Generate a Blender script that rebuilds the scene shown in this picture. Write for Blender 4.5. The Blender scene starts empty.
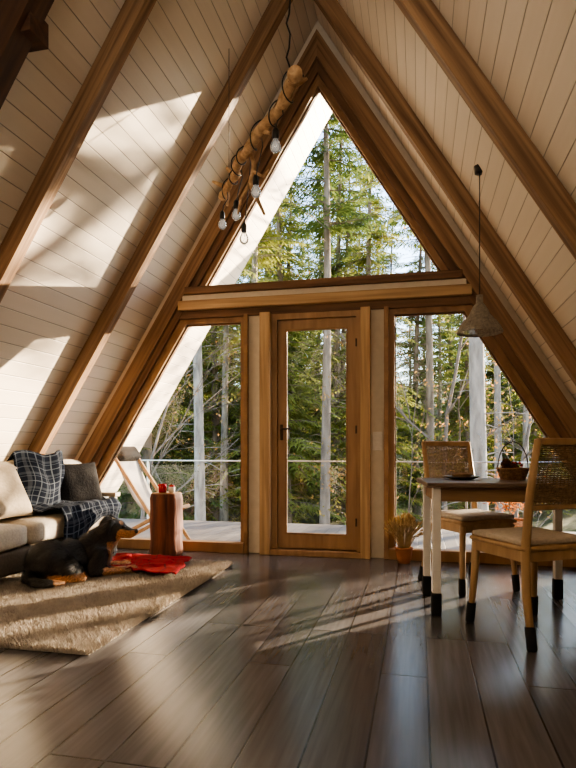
import bpy, bmesh, math, random
from mathutils import Vector, Matrix, noise, Euler
import numpy as np
random.seed(7); np.random.seed(7)
S=bpy.context.scene
SL=1.62
# ------------------------------------------------------------------ helpers
def link(o):
    S.collection.objects.link(o); return o
def tag(o,label=None,cat=None,kind=None,group=None):
    if label: o["label"]=label
    if cat: o["category"]=cat
    if kind: o["kind"]=kind
    if group: o["group"]=group
    return o
def empty(name,loc=(0,0,0),rz=0,label=None,cat=None,**k):
    o=bpy.data.objects.new(name,None); o.empty_display_size=.1
    o.location=loc; o.rotation_euler=(0,0,rz); link(o); return tag(o,label,cat,**k)
def mobj(name,verts,faces,mat=None,parent=None,smooth=False):
    me=bpy.data.meshes.new(name); me.from_pydata([tuple(v) for v in verts],[],faces); me.update()
    return wrap(name,me,mat,parent,smooth)
def wrap(name,me,mat=None,parent=None,smooth=False):
    if mat:
        for m in (mat if isinstance(mat,(list,tuple)) else [mat]): me.materials.append(m)
    if smooth:
        me.polygons.foreach_set('use_smooth',[True]*len(me.polygons))
    o=bpy.data.objects.new(name,me); link(o)
    if parent: o.parent=parent
    return o
def bmo(name,bm,mat=None,parent=None,smooth=False):
    me=bpy.data.meshes.new(name); bm.normal_update(); bm.to_mesh(me); bm.free()
    return wrap(name,me,mat,parent,smooth)
def box(name,c,s,mat=None,parent=None,rot=None,bev=.004,seg=2):
    bm=bmesh.new(); bmesh.ops.create_cube(bm,size=1)
    for v in bm.verts: v.co=Vector((v.co.x*s[0],v.co.y*s[1],v.co.z*s[2]))
    if bev>0: bmesh.ops.bevel(bm,geom=bm.edges[:],offset=min(bev,min(s)*.45),segments=seg,profile=.5,affect='EDGES')
    o=bmo(name,bm,mat,parent,smooth=False); o.location=c
    if rot: o.rotation_euler=rot
    return o
def bar(name,p0,p1,w,h,mat=None,parent=None,bev=.004,up=(0,0,1)):
    """box whose local X runs p0->p1"""
    p0=Vector(p0);p1=Vector(p1);d=p1-p0;L=d.length;x=d.normalized();u=Vector(up)
    if abs(x.dot(u))>.98: u=Vector((0,1,0))
    y=u.cross(x).normalized(); z=x.cross(y)
    o=box(name,(0,0,0),(L,w,h),mat,parent,bev=bev)
    M=Matrix((x,y,z)).transposed().to_4x4(); M.translation=(p0+p1)/2
    o.matrix_basis=M; return o
def tube_geo(pts,rads,n=10,cap=True,verts=None,faces=None):
    verts=[] if verts is None else verts; faces=[] if faces is None else faces
    pts=[Vector(p) for p in pts]; base=len(verts); prev=None
    for i,p in enumerate(pts):
        t=(pts[min(i+1,len(pts)-1)]-pts[max(i-1,0)]).normalized()
        if prev is None:
            a=Vector((0,0,1)) if abs(t.z)<.9 else Vector((1,0,0))
            u=t.cross(a).normalized()
        else: u=(prev-t*prev.dot(t)).normalized()
        prev=u; w=t.cross(u); r=rads[i] if hasattr(rads,'__len__') else rads
        for k in range(n):
            a=2*math.pi*k/n; verts.append(p+(u*math.cos(a)+w*math.sin(a))*r)
    for i in range(len(pts)-1):
        for k in range(n):
            a=base+i*n+k;b=base+i*n+(k+1)%n; faces.append((a,b,b+n,a+n))
    if cap:
        faces.append(tuple(base+k for k in reversed(range(n))))
        faces.append(tuple(base+(len(pts)-1)*n+k for k in range(n)))
    return verts,faces
def tube(name,pts,rads,mat=None,parent=None,n=10):
    v,f=tube_geo(pts,rads,n); return mobj(name,v,f,mat,parent,True)
def lathe(name,prof,mat=None,parent=None,n=40,loc=(0,0,0),smooth=True,wob=0):
    v=[];f=[]
    for r,z in prof:
        for k in range(n):
            a=2*math.pi*k/n; rr=r*(1+wob*math.sin(3*a+1)+wob*.6*math.sin(7*a))
            v.append((rr*math.cos(a),rr*math.sin(a),z))
    for i in range(len(prof)-1):
        for k in range(n):
            a=i*n+k;b=i*n+(k+1)%n; f.append((a,b,b+n,a+n))
    if prof[0][0]>0: f.append(tuple(reversed(range(n))))
    o=mobj(name,v,f,mat,parent,smooth); o.location=loc; return o
def inset(poly,d):
    n=len(poly); out=[]; 
    cx=sum(p[0] for p in poly)/n; cz=sum(p[1] for p in poly)/n
    L=[]
    for i in range(n):
        a=Vector(poly[i]);b=Vector(poly[(i+1)%n]);e=(b-a).normalized();nn=Vector((-e.y,e.x))
        if nn.dot(Vector((cx,cz))-a)<0: nn=-nn
        L.append((a+nn*d,e))
    for i in range(n):
        p,e=L[i-1]; q,g=L[i]
        den=e.x*g.y-e.y*g.x; t=((q.x-p.x)*g.y-(q.y-p.y)*g.x)/den
        out.append((p.x+e.x*t,p.y+e.y*t))
    return out
def recalc(o):
    bm=bmesh.new();bm.from_mesh(o.data);bmesh.ops.recalc_face_normals(bm,faces=bm.faces[:]);bm.to_mesh(o.data);bm.free()
def ring(name,outer,inner,y0,y1,mat,parent=None):
    n=len(outer);v=[]
    for y in (y0,y1):
        v+=[(p[0],y,p[1]) for p in outer]; v+=[(p[0],y,p[1]) for p in inner]
    f=[]
    for i in range(n):
        j=(i+1)%n
        f.append((i,j,n+j,n+i)); f.append((2*n+i,3*n+i,3*n+j,2*n+j))
        f.append((i,2*n+i,2*n+j,j)); f.append((n+i,n+j,3*n+j,3*n+i))
    o=mobj(name,v,f,mat,parent); recalc(o)
    return o
def prism(name,poly,y0,y1,mat,parent=None,xdir=None):
    n=len(poly); v=[(p[0],y0,p[1]) for p in poly]+[(p[0],y1,p[1]) for p in poly]
    f=[tuple(range(n)),tuple(reversed(range(n,2*n)))]
    for i in range(n):
        j=(i+1)%n; f.append((i,n+i,n+j,j))
    o=mobj(name,v,f,mat,parent); recalc(o)
    if xdir:
        x=Vector(xdir).normalized(); y=Vector((0,1,0)); z=x.cross(y)
        M=Matrix((x,y,z)).transposed().to_4x4(); M.translation=Vector(v[0])
        o.data.transform(M.inverted()); o.matrix_basis=M
    return o
def pillow(name,w,h,t,mat,parent=None,loc=(0,0,0),rot=(0,0,0),n=18,seed=0):
    v=[];f=[]
    for side in (1,-1):
        for i in range(n+1):
            for j in range(n+1):
                a=-1+2*i/n;b=-1+2*j/n
                th=((1-a**4)*(1-b**4))**.55
                pin=1-.07*(1-abs(b)**2)*abs(a)**3; pin2=1-.07*(1-abs(a)**2)*abs(b)**3
                wr=noise.noise(Vector((a*2+seed,b*2,side)))*.09*th
                v.append((a*w/2*pin,b*h/2*pin2,side*t/2*(th+wr)))
    m=(n+1)**2
    for s in range(2):
        for i in range(n):
            for j in range(n):
                a=s*m+i*(n+1)+j; q=(a,a+n+1,a+n+2,a+1); f.append(q if s==0 else q[::-1])
    o=mobj(name,v,f,mat,parent,True)
    bm=bmesh.new();bm.from_mesh(o.data);bmesh.ops.remove_doubles(bm,verts=bm.verts[:],dist=.0008)
    bm.to_mesh(o.data);bm.free()
    o.data.polygons.foreach_set('use_smooth',[True]*len(o.data.polygons))
    o.location=loc;o.rotation_euler=rot; return o
def softbox(name,s,mat,parent=None,loc=(0,0,0),rot=(0,0,0),r=.05,puff=.02):
    bm=bmesh.new(); bmesh.ops.create_cube(bm,size=1)
    bmesh.ops.subdivide_edges(bm,edges=bm.edges[:],cuts=9,use_grid_fill=True)
    hs=Vector(s)/2
    for v in bm.verts:
        c=v.co*2
        p=Vector((c.x*hs.x,c.y*hs.y,c.z*hs.z))
        core=Vector((max(-hs.x+r,min(hs.x-r,p.x)),max(-hs.y+r,min(hs.y-r,p.y)),max(-hs.z+r,min(hs.z-r,p.z))))
        d=p-core
        if d.length>1e-6: p=core+d.normalized()*r
        if puff:
            k=max(0,(1-c.x**2))*max(0,(1-c.y**2))
            if abs(c.z)>.98: p.z+=math.copysign(puff*k,c.z)
            p+=Vector((0,0,noise.noise(p*6)*puff*.3))
        v.co=p
    o=bmo(name,bm,mat,parent,True); o.location=loc;o.rotation_euler=rot; return o
def cloth(name,fn,nu,nv,mat,parent=None,uvs=(1,1),thick=.006):
    v=[];f=[]
    for i in range(nu+1):
        for j in range(nv+1): v.append(fn(i/nu,j/nv))
    for i in range(nu):
        for j in range(nv):
            a=i*(nv+1)+j; f.append((a,a+nv+1,a+nv+2,a+1))
    o=mobj(name,v,f,mat,parent,True); uv=o.data.uv_layers.new(name='UVMap')
    for lp in o.data.loops:
        i,j=divmod(lp.vertex_index,nv+1); uv.data[lp.index].uv=(i/nu*uvs[0],j/nv*uvs[1])
    md=o.modifiers.new('s','SOLIDIFY'); md.thickness=thick; md.offset=0
    return o

# ------------------------------------------------------------------ materials
def newmat(name):
    m=bpy.data.materials.new(name);m.use_nodes=True;nt=m.node_tree;return m,nt,nt.nodes['Principled BSDF']
def N(nt,t,**k):
    n=nt.nodes.new(t)
    for a,b in k.items(): setattr(n,a,b)
    return n
def ramp(nt,stops,interp='LINEAR'):
    r=N(nt,'ShaderNodeValToRGB'); r.color_ramp.interpolation=interp; e=r.color_ramp.elements
    while len(e)<len(stops): e.new(.5)
    for el,(p,c) in zip(e,stops): el.position=p; el.color=(*c,1)
    return r
def math_(nt,op,a,b=None,c=None):
    n=N(nt,'ShaderNodeMath',operation=op)
    for i,x in enumerate((a,b,c)):
        if x is None: continue
        if isinstance(x,(int,float)): n.inputs[i].default_value=x
        else: nt.links.new(x,n.inputs[i])
    return n.outputs[0]
def mixc(nt,fac,a,b,mode='MIX'):
    n=N(nt,'ShaderNodeMix',data_type='RGBA',blend_type=mode)
    for s,x in ((0,fac),(6,a),(7,b)):
        if isinstance(x,(int,float)): n.inputs[s].default_value=x
        elif isinstance(x,tuple): n.inputs[s].default_value=(*x,1)
        else: nt.links.new(x,n.inputs[s])
    return n.outputs[2]
def grainmat(name,c1,c2,scale=(1.5,28,28),rough=.5,bump=.15,detail=6,c3=None,spec=.4,metal=0,coord='Object'):
    m,nt,b=newmat(name)
    tc=N(nt,'ShaderNodeTexCoord'); mp=N(nt,'ShaderNodeMapping'); mp.inputs['Scale'].default_value=scale
    nz=N(nt,'ShaderNodeTexNoise'); nz.inputs['Scale'].default_value=1; nz.inputs['Detail'].default_value=detail; nz.inputs['Distortion'].default_value=.4
    nt.links.new(tc.outputs[coord],mp.inputs[0]); nt.links.new(mp.outputs[0],nz.inputs['Vector'])
    st=[(.3,c1),(.7,c2)] if c3 is None else [(.25,c1),(.5,c2),(.75,c3)]
    r=ramp(nt,st); nt.links.new(nz.outputs[0],r.inputs[0]); nt.links.new(r.outputs[0],b.inputs['Base Color'])
    b.inputs['Roughness'].default_value=rough; b.inputs['Specular IOR Level'].default_value=spec; b.inputs['Metallic'].default_value=metal
    bp=N(nt,'ShaderNodeBump'); bp.inputs['Strength'].default_value=bump; bp.inputs['Distance'].default_value=.01
    nt.links.new(nz.outputs[0],bp.inputs['Height']); nt.links.new(bp.outputs[0],b.inputs['Normal'])
    return m
def plain(name,c,rough=.6,var=.2,scale=15,bump=.1,metal=0,spec=.4):
    c1=tuple(x*(1-var) for x in c); c2=tuple(min(1,x*(1+var)) for x in c)
    return grainmat(name,c1,c2,(scale,)*3,rough,bump,3,metal=metal,spec=spec)

M_rafter=grainmat('rafter wood',(.12,.066,.034),(.36,.22,.12),(1.0,30,30),.6,.6)
M_dark=grainmat('dark beam wood',(.085,.044,.023),(.23,.128,.066),(1.2,30,30),.6,.5)
M_vdark=grainmat('very dark beam wood',(.03,.013,.007),(.085,.038,.018),(1.5,24,24),.55,.3)
M_frame=grainmat('window frame wood',(.21,.115,.056),(.38,.23,.115),(7,7,2),.5)
M_door=grainmat('door wood',(.27,.16,.082),(.42,.265,.142),(16,16,2),.45)
M_post=grainmat('post wood',(.33,.21,.11),(.60,.42,.235),(1.2,30,30),.55,.4)
M_chair=grainmat('chair wood',(.33,.20,.10),(.50,.33,.17),(18,18,3),.45)
M_white=plain('white paint',(.78,.75,.70),.5,.05)
M_black=plain('black felt',(.012,.012,.012),.9,.3)
M_blackp=plain('black plastic',(.015,.014,.013),.4,.1,bump=0)
M_handle=plain('brown metal handle',(.07,.045,.03),.4,.1,metal=.5,bump=0)
M_metal=plain('brushed metal',(.5,.48,.45),.35,.1,metal=1,bump=0)

def boards_mat(name,c1,c2,axis,width,off=0):
    m,nt,b=newmat(name)
    g=N(nt,'ShaderNodeNewGeometry'); sp=N(nt,'ShaderNodeSeparateXYZ'); nt.links.new(g.outputs['Position'],sp.inputs[0])
    q=math_(nt,'DIVIDE',math_(nt,'ADD',sp.outputs[axis],20+off),width)
    fr=math_(nt,'FRACT',q); fl=math_(nt,'FLOOR',q)
    wn=N(nt,'ShaderNodeTexWhiteNoise',noise_dimensions='1D'); nt.links.new(fl,wn.inputs['W'])
    edge=ramp(nt,[(0,(.0,)*3),(.035,(1,)*3),(.965,(1,)*3),(1,(0,)*3)]); nt.links.new(fr,edge.inputs[0])
    mp=N(nt,'ShaderNodeMapping'); sc=[40,40,40]; sc[1]=1.2; mp.inputs['Scale'].default_value=sc
    nt.links.new(g.outputs['Position'],mp.inputs[0])
    nz=N(nt,'ShaderNodeTexNoise'); nz.inputs['Scale'].default_value=1; nt.links.new(mp.outputs[0],nz.inputs['Vector'])
    f=math_(nt,'ADD',math_(nt,'MULTIPLY',wn.outputs[0],.5),math_(nt,'MULTIPLY',nz.outputs[0],.5))
    col=mixc(nt,f,c1,c2)
    col2=mixc(nt,edge.outputs[0],tuple(x*.42 for x in c1),col)
    nt.links.new(col2,b.inputs['Base Color']); b.inputs['Roughness'].default_value=.55
    bp=N(nt,'ShaderNodeBump'); bp.inputs['Strength'].default_value=.6; bp.inputs['Distance'].default_value=.008
    nt.links.new(edge.outputs[0],bp.inputs['Height']); nt.links.new(bp.outputs[0],b.inputs['Normal'])
    return m
M_ceil=boards_mat('painted ceiling boards',(.64,.56,.455),(.75,.67,.565),2,.098)
M_deck=boards_mat('deck boards',(.12,.098,.08),(.21,.178,.148),0,.14)
M_wall=plain('cream wall board',(.68,.61,.50),.6,.05)

def floor_mat():
    m,nt,b=newmat('laminate floor planks')
    g=N(nt,'ShaderNodeNewGeometry'); sp=N(nt,'ShaderNodeSeparateXYZ'); nt.links.new(g.outputs['Position'],sp.inputs[0])
    cb=N(nt,'ShaderNodeCombineXYZ'); nt.links.new(math_(nt,'ADD',sp.outputs[1],20),cb.inputs[0]); nt.links.new(math_(nt,'ADD',sp.outputs[0],20.03),cb.inputs[1])
    br=N(nt,'ShaderNodeTexBrick'); nt.links.new(cb.outputs[0],br.inputs['Vector'])
    br.offset=.37; br.offset_frequency=3
    br.inputs['Scale'].default_value=1; br.inputs['Brick Width'].default_value=1.38; br.inputs['Row Height'].default_value=.192
    br.inputs['Mortar Size'].default_value=.0042; br.inputs['Mortar Smooth'].default_value=.3; br.inputs['Bias'].default_value=0
    br.inputs['Color1'].default_value=(.072,.069,.074,1); br.inputs['Color2'].default_value=(.135,.130,.138,1); br.inputs['Mortar'].default_value=(.005,.0045,.0045,1)
    mp=N(nt,'ShaderNodeMapping'); mp.inputs['Scale'].default_value=(46,2.2,1); nt.links.new(g.outputs['Position'],mp.inputs[0])
    nz=N(nt,'ShaderNodeTexNoise'); nz.inputs['Scale'].default_value=1; nz.inputs['Detail'].default_value=6; nz.inputs['Distortion'].default_value=.3
    nt.links.new(mp.outputs[0],nz.inputs['Vector'])
    r=ramp(nt,[(.3,(.80,.79,.78)),(.7,(1.16,1.15,1.15))]); nt.links.new(nz.outputs[0],r.inputs[0])
    col=mixc(nt,1.0,br.outputs['Color'],r.outputs[0],'MULTIPLY'); nt.links.new(col,b.inputs['Base Color'])
    rr=math_(nt,'ADD',math_(nt,'MULTIPLY',nz.outputs[0],.05),.19); nt.links.new(rr,b.inputs['Roughness'])
    bp=N(nt,'ShaderNodeBump'); bp.inputs['Strength'].default_value=.3; bp.inputs['Distance'].default_value=.003
    h=math_(nt,'SUBTRACT',0.0,br.outputs['Fac'])
    nt.links.new(h,bp.inputs['Height']); nt.links.new(bp.outputs[0],b.inputs['Normal'])
    b.inputs['Specular IOR Level'].default_value=.55
    return m
M_floor=floor_mat()
def glass_mat(name='thin window glass',k=.9,glow_mix=0,em=0):
    m=bpy.data.materials.new(name); m.use_nodes=True; nt=m.node_tree; nt.nodes.clear()
    out=N(nt,'ShaderNodeOutputMaterial'); mx=N(nt,'ShaderNodeMixShader'); tr=N(nt,'ShaderNodeBsdfTransparent'); gl=N(nt,'ShaderNodeBsdfGlossy')
    tr.inputs[0].default_value=(.97,.98,.97,1); gl.inputs['Roughness'].default_value=.01
    fr=N(nt,'ShaderNodeFresnel'); fr.inputs[0].default_value=1.45
    f=math_(nt,'MULTIPLY',fr.outputs[0],k)
    base=tr.outputs[0]
    if glow_mix:  # blends some emission into the glass, no milky tint
        m2=N(nt,'ShaderNodeMixShader'); d=N(nt,'ShaderNodeEmission'); d.inputs[0].default_value=(1,.93,.82,1); d.inputs[1].default_value=em; m2.inputs[0].default_value=glow_mix
        nt.links.new(tr.outputs[0],m2.inputs[1]); nt.links.new(d.outputs[0],m2.inputs[2]); base=m2.outputs[0]
    nt.links.new(f,mx.inputs[0]); nt.links.new(base,mx.inputs[1]); nt.links.new(gl.outputs[0],mx.inputs[2]); nt.links.new(mx.outputs[0],out.inputs[0])
    return m
M_glass=glass_mat()
def leafmat(name,c1,c2,tl=.5,scale=.8):
    m=bpy.data.materials.new(name); m.use_nodes=True; nt=m.node_tree; nt.nodes.clear()
    out=N(nt,'ShaderNodeOutputMaterial'); mx=N(nt,'ShaderNodeMixShader'); d=N(nt,'ShaderNodeBsdfDiffuse'); t=N(nt,'ShaderNodeBsdfTranslucent')
    tc=N(nt,'ShaderNodeTexCoord'); nz=N(nt,'ShaderNodeTexNoise'); nz.inputs['Scale'].default_value=scale; nz.inputs['Detail'].default_value=5; nt.links.new(tc.outputs['Object'],nz.inputs['Vector'])
    r=ramp(nt,[(.35,c1),(.65,c2)]); nt.links.new(nz.outputs[0],r.inputs[0]); nt.links.new(r.outputs[0],d.inputs[0]); nt.links.new(r.outputs[0],t.inputs[0])
    mx.inputs[0].default_value=tl; nt.links.new(d.outputs[0],mx.inputs[1]); nt.links.new(t.outputs[0],mx.inputs[2]); nt.links.new(mx.outputs[0],out.inputs[0])
    return m
def plaid(name,base,l1,l2,n1=6,n2=6):
    m,nt,b=newmat(name)
    tc=N(nt,'ShaderNodeTexCoord'); sp=N(nt,'ShaderNodeSeparateXYZ'); nt.links.new(tc.outputs['UV'],sp.inputs[0])
    col=base
    for ax,n in ((0,n1),(1,n2)):
        fr=math_(nt,'FRACT',math_(nt,'MULTIPLY',sp.outputs[ax],n))
        r=ramp(nt,[(0,(0,)*3),(.10,(.7,)*3),(.16,(0,)*3),(.5,(.28,)*3),(.66,(0,)*3),(.76,(.55,)*3),(.80,(0,)*3)],'CONSTANT'); nt.links.new(fr,r.inputs[0])
        col=mixc(nt,r.outputs[0],col,l1 if ax==0 else l2)
    nz=N(nt,'ShaderNodeTexNoise'); nz.inputs['Scale'].default_value=120; nt.links.new(tc.outputs['Object'],nz.inputs['Vector'])
    nt.links.new(col,b.inputs['Base Color']); b.inputs['Roughness'].default_value=.95; b.inputs['Specular IOR Level'].default_value=.1
    bp=N(nt,'ShaderNodeBump'); bp.inputs['Strength'].default_value=.4; bp.inputs['Distance'].default_value=.004; nt.links.new(nz.outputs[0],bp.inputs['Height']); nt.links.new(bp.outputs[0],b.inputs['Normal'])
    return m

# ------------------------------------------------------------------ room shell
Yb=-7.2
o=box('floor',(0,(Yb+.14)/2,-.05),(5.9,.14-Yb,.1),M_floor,bev=0); tag(o,'dark grey-brown laminate plank floor, satin sheen','floor','structure')
CZ=4.69; TH=.22
v=[];f=[]
for s in (-1,1):
    b0=len(v); ye=1.25 if s<0 else .5
    poly=[(0,CZ),(s*CZ/SL,0),(s*(CZ+TH)/SL,0),(0,CZ+TH)]
    n=4; v+=[(p[0],Yb,p[1]) for p in poly]+[(p[0],ye,p[1]) for p in poly]
    f.append(tuple(b0+i for i in range(4))); f.append(tuple(b0+7-i for i in range(4)))
    for i in range(4):
        j=(i+1)%4; f.append((b0+i,b0+4+i,b0+4+j,b0+j))
o=mobj('ceiling',v,f,M_ceil); recalc(o)
tag(o,'steep cream-painted tongue-and-groove board ceiling','ceiling','structure')
tn=[0]
def trim(o,label):
    tn[0]+=1; o.name='trim_%d'%tn[0]; tag(o,label,'trim','structure'); return o
def slope(side,y0,y1,zl,zh,mat,label,zb=0):
    poly=[(0,zl),(0,zh),(side*(zh-zb)/SL,zb),(side*(zl-zb)/SL,zb)]
    return trim(prism('trim',poly,y0,y1,mat,xdir=(side*.525,0,-.851)),label)
RZ=4.47
for yc in (-.75,-2.0,-3.22,-4.45,-5.7):
    for s in (-1,1):
        slope(s,yc-.040,yc+.040,RZ,CZ-.003,M_rafter,'brown wooden rafter running up the sloped ceiling')
slope(-1,-2.72,-2.60,4.38,CZ-.003,M_vdark,'dark brown wooden rafter beside a short cross beam',zb=0)
q=trim(bar('b',(-.2,0,0),(.2,0,0),.14,.12,M_vdark),'short dark wooden cross brace fixed to a rafter'); q.location=(-1.08,-2.62,2.93)
for s in (-1,1):
    slope(s,-.02,.13,4.56,CZ-.003,M_wall,'cream board strip above the gable rafter')
    slope(s,-.07,.13,4.34,4.575,M_rafter,'brown wooden gable rafter against the window wall')
    slope(s,-.035,.12,4.225,4.35,M_dark,'dark wooden gable casing beside the glass')
    slope(s,.0,.10,4.18,4.23,M_frame,'thin wooden glazing trim along the gable')
def hbeam(z0,z1,y0,y1,mat,label,ext=.1):
    x=(4.2-(z0+z1)/2)/SL+ext
    return trim(bar('b',(-x,(y0+y1)/2,(z0+z1)/2),(x,(y0+y1)/2,(z0+z1)/2),y1-y0,z1-z0,mat,bev=.006),label)
hbeam(2.335,2.40,-.11,.12,M_dark,'dark wooden shelf beam across the window wall',.08)
hbeam(2.285,2.335,-.07,.12,M_wall,'pale cream band under the shelf beam',.08)
hbeam(2.20,2.285,-.08,.12,M_post,'light wooden header beam above door and windows',.08)
hbeam(2.13,2.20,-.03,.12,M_dark,'dark wooden lintel trim under the header beam',.06)
def vpost(x0,x1,y0,y1,mat,label,z1=2.14):
    return trim(bar('b',((x0+x1)/2,(y0+y1)/2,0),((x0+x1)/2,(y0+y1)/2,z1),y1-y0,x1-x0,mat,bev=.004,up=(1,0,0)),label)
vpost(-.665,-.63,-.06,.12,M_frame,'brown wooden window jamb')
vpost(-.51,-.415,-.09,.12,M_post,'light brown wooden door post')
vpost(.38,.462,-.09,.12,M_post,'light brown wooden door post')
vpost(.575,.615,-.06,.12,M_frame,'brown wooden window jamb')
o=box('wall_left',(-.565,.05,1.07),(.132,.12,2.14),M_wall,bev=0); tag(o,'narrow cream wall strip between window and door','wall','structure')
o=box('wall_right',(.515,.05,1.07),(.122,.12,2.14),M_wall,bev=0); tag(o,'narrow cream wall strip with a light switch','wall','structure')
def window(i,outer,label,fr=.05):
    e=empty('window_%d'%i,(0,0,0),0,label,'window',kind='structure')
    inn=inset(outer,fr); r=ring('frame',outer,inn,.0,.10,M_frame,e)
    g=inset(outer,fr-.01); n=len(g)
    mobj('glass_pane',[(p[0],.05,p[1]) for p in g],[tuple(range(n))],M_glass,e)
    in2=inset(outer,fr+.012); ring('glazing_bead',inset(outer,fr-.005),in2,.035,.065,M_dark,e)
    return e
G=4.185
window(1,[(-.66,.02),(-.66,2.135),(-(G-2.135)/SL,2.135),(-(G-.02)/SL,.02)],'large trapezoid window with sloped wooden side frame')
window(2,[(.61,.02),(.61,2.135),((G-2.135)/SL,2.135),((G-.02)/SL,.02)],'large trapezoid window beside the dining table')
window(3,[(-(G-2.39)/SL,2.39),((G-2.39)/SL,2.39),(0,G)],'triangular gable window above the header beam',.03)
trim(bar('b',(-2.5,-.03,.045),(-.66,-.03,.045),.09,.09,M_frame),'brown wooden sill along the window base')
trim(bar('b',(.615,-.03,.045),(2.5,-.03,.045),.09,.09,M_frame),'brown wooden sill along the window base')
# door
d=empty('door_1',(0,0,0),0,'brown wooden glazed patio door with dark handle','door',kind='structure')
ring('door_frame',[(-.415,0),(-.415,2.13),(.38,2.13),(.38,0)],[(-.365,.05),(-.365,2.08),(.335,2.08),(.335,.05)],-.03,.11,M_door,d)
leaf=ring('door_leaf',[(-.362,.055),(-.362,2.075),(.332,2.075),(.332,.055)],[(-.290,.18),(-.290,1.99),(.258,1.99),(.258,.18)],.0,.07,M_door,d)
ring('glazing_bead',[(-.295,.175),(-.295,1.995),(.263,1.995),(.263,.175)],[(-.28,.19),(-.28,1.98),(.248,1.98),(.248,.19)],-.006,.02,M_frame,leaf)
mobj('glass_pane',[(-.295,.035,.175),(.263,.035,.175),(.263,.035,1.995),(-.295,.035,1.995)],[(0,1,2,3)],M_glass,leaf)
h=box('door_handle',(-.327,-.01,1.08),(.026,.012,.14),M_handle,d)
v1,f1=tube_geo([(-.325,-.012,1.11),(-.325,-.045,1.11),(-.31,-.05,1.11),(-.235,-.05,1.11)],.007,8)
mobj('lever',v1,f1,M_handle,h,True).matrix_parent_inverse=Matrix.Translation((.327,.01,-1.08))
for z in (.3,1.1,1.85): box('hinge',(.338,-.033,z),(.014,.014,.07),M_handle,d)
box('threshold',(-.01,-.03,.025),(.8,.12,.05),M_door,d)
gb=[(-CZ/SL,0),(CZ/SL,0),(0,CZ)]
o=prism('wall_back',gb,Yb,Yb+.12,M_wall); tag(o,'cream boarded rear gable wall','wall','structure')

sw=empty('light_switch',(.519,-.016,1.0),0,'white square double light switch on the cream wall strip','switch')
box('plate',(0,0,0),(.084,.014,.16),M_white,sw)
box('rocker',(0,-.009,.036),(.05,.008,.05),M_white,sw); box('rocker',(0,-.009,-.036),(.05,.008,.05),M_white,sw)

# ------------------------------------------------------------------ rug
M_rug=plain('beige shag wool',(.50,.445,.385),.95,.16,16,.2,spec=.1)
rg=empty('rug',(0,0,0),0,'beige shaggy long-pile rectangular rug on the floor','rug')
RX0,RX1,RY0,RY1=-1.98,-.60,-2.66,-.62
box('backing',((RX0+RX1)/2,(RY0+RY1)/2,.008),(RX1-RX0,RY1-RY0,.014),M_rug,rg,bev=.006)
nb=100000
x=np.random.uniform(RX0-.015,RX1+.015,nb); y=np.random.uniform(RY0-.015,RY1+.015,nb)
cl=np.sin(x*61+3*np.sin(y*19))*np.cos(y*57+2*np.sin(x*23))
a=np.random.uniform(0,6.283,nb); ln=np.random.uniform(.008,.036,nb); hh=.020+.014*(cl*.5+.5)+np.random.uniform(-.006,.010,nb)
wd=.0028; P=np.stack([x,y,np.full(nb,.012)],1)
side=np.stack([-np.sin(a),np.cos(a),np.zeros(nb)],1)*wd
tip=P+np.stack([np.cos(a)*ln,np.sin(a)*ln,hh],1)
V=np.empty((nb*3,3)); V[0::3]=P-side;V[1::3]=P+side;V[2::3]=tip
me=bpy.data.meshes.new('pile'); me.vertices.add(nb*3); me.vertices.foreach_set('co',V.ravel()); me.loops.add(nb*3); me.loops.foreach_set('vertex_index',np.arange(nb*3)); me.polygons.add(nb); me.polygons.foreach_set('loop_start',np.arange(0,nb*3,3)); me.polygons.foreach_set('loop_total',np.full(nb,3)); me.update(); me.validate()
pl=wrap('pile',me,M_rug,rg); pl["kind"]="stuff"

# ------------------------------------------------------------------ sofa
M_sofa=plain('beige sofa linen',(.52,.46,.375),.95,.12,60,.3,spec=.1)
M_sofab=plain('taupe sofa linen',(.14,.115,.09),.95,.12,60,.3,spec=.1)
so=empty('sofa',(-2.15,-1.45,0),0,'low beige fabric sofa under the sloped ceiling','sofa')
def L(x,y,z): return (x+2.15,y+1.45,z)
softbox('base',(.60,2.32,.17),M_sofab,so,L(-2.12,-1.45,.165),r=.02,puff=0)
softbox('seat_cushion',(.68,1.15,.17),M_sofa,so,L(-2.13,-2.04,.335),r=.05,puff=.02)
softbox('seat_cushion',(.68,1.15,.17),M_sofa,so,L(-2.13,-.87,.335),r=.05,puff=.02)
be=math.radians(31.7)
softbox('backrest',(.12,1.15,.46),M_sofa,so,L(-2.25,-2.04,.63),(0,be,0),r=.045,puff=.0)
softbox('backrest',(.12,1.15,.46),M_sofa,so,L(-2.25,-.87,.63),(0,be,0),r=.045,puff=.0)
M_arm=grainmat('light grey wood',(.30,.24,.18),(.46,.39,.31),(3,20,20),.5)
ar=box('armrest',L(-2.05,-.235,.52),(.50,.09,.035),M_arm,so)
box('arm_panel',(0,0,-.27),(.06,.05,.50),M_arm,ar); box('arm_panel',(.2,0,-.27),(.06,.05,.50),M_arm,ar); box('arm_panel',(.1,0,-.1),(.2,.03,.05),M_arm,ar)
for yy in (-2.5,-.4):
    for xx in (-2.36,-1.86): box('leg',L(xx,yy,.04),(.05,.05,.08),M_dark,so)
M_charc=plain('charcoal knit',(.018,.017,.017),.95,.3,70,.5,spec=.1)
M_plaid=plaid('navy grey plaid wool',(.007,.010,.018),(.13,.145,.17),(.10,.115,.14),3,4)
M_beige=plain('beige pillow cotton',(.48,.40,.30),.95,.1,50,.3,spec=.1)
o=pillow('cushion',.44,.42,.16,M_charc,None,(-2.03,-.52,.62),(math.radians(90-22),0,math.radians(62)),seed=3); tag(o,'charcoal grey square cushion at the sofa end','cushion')
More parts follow.
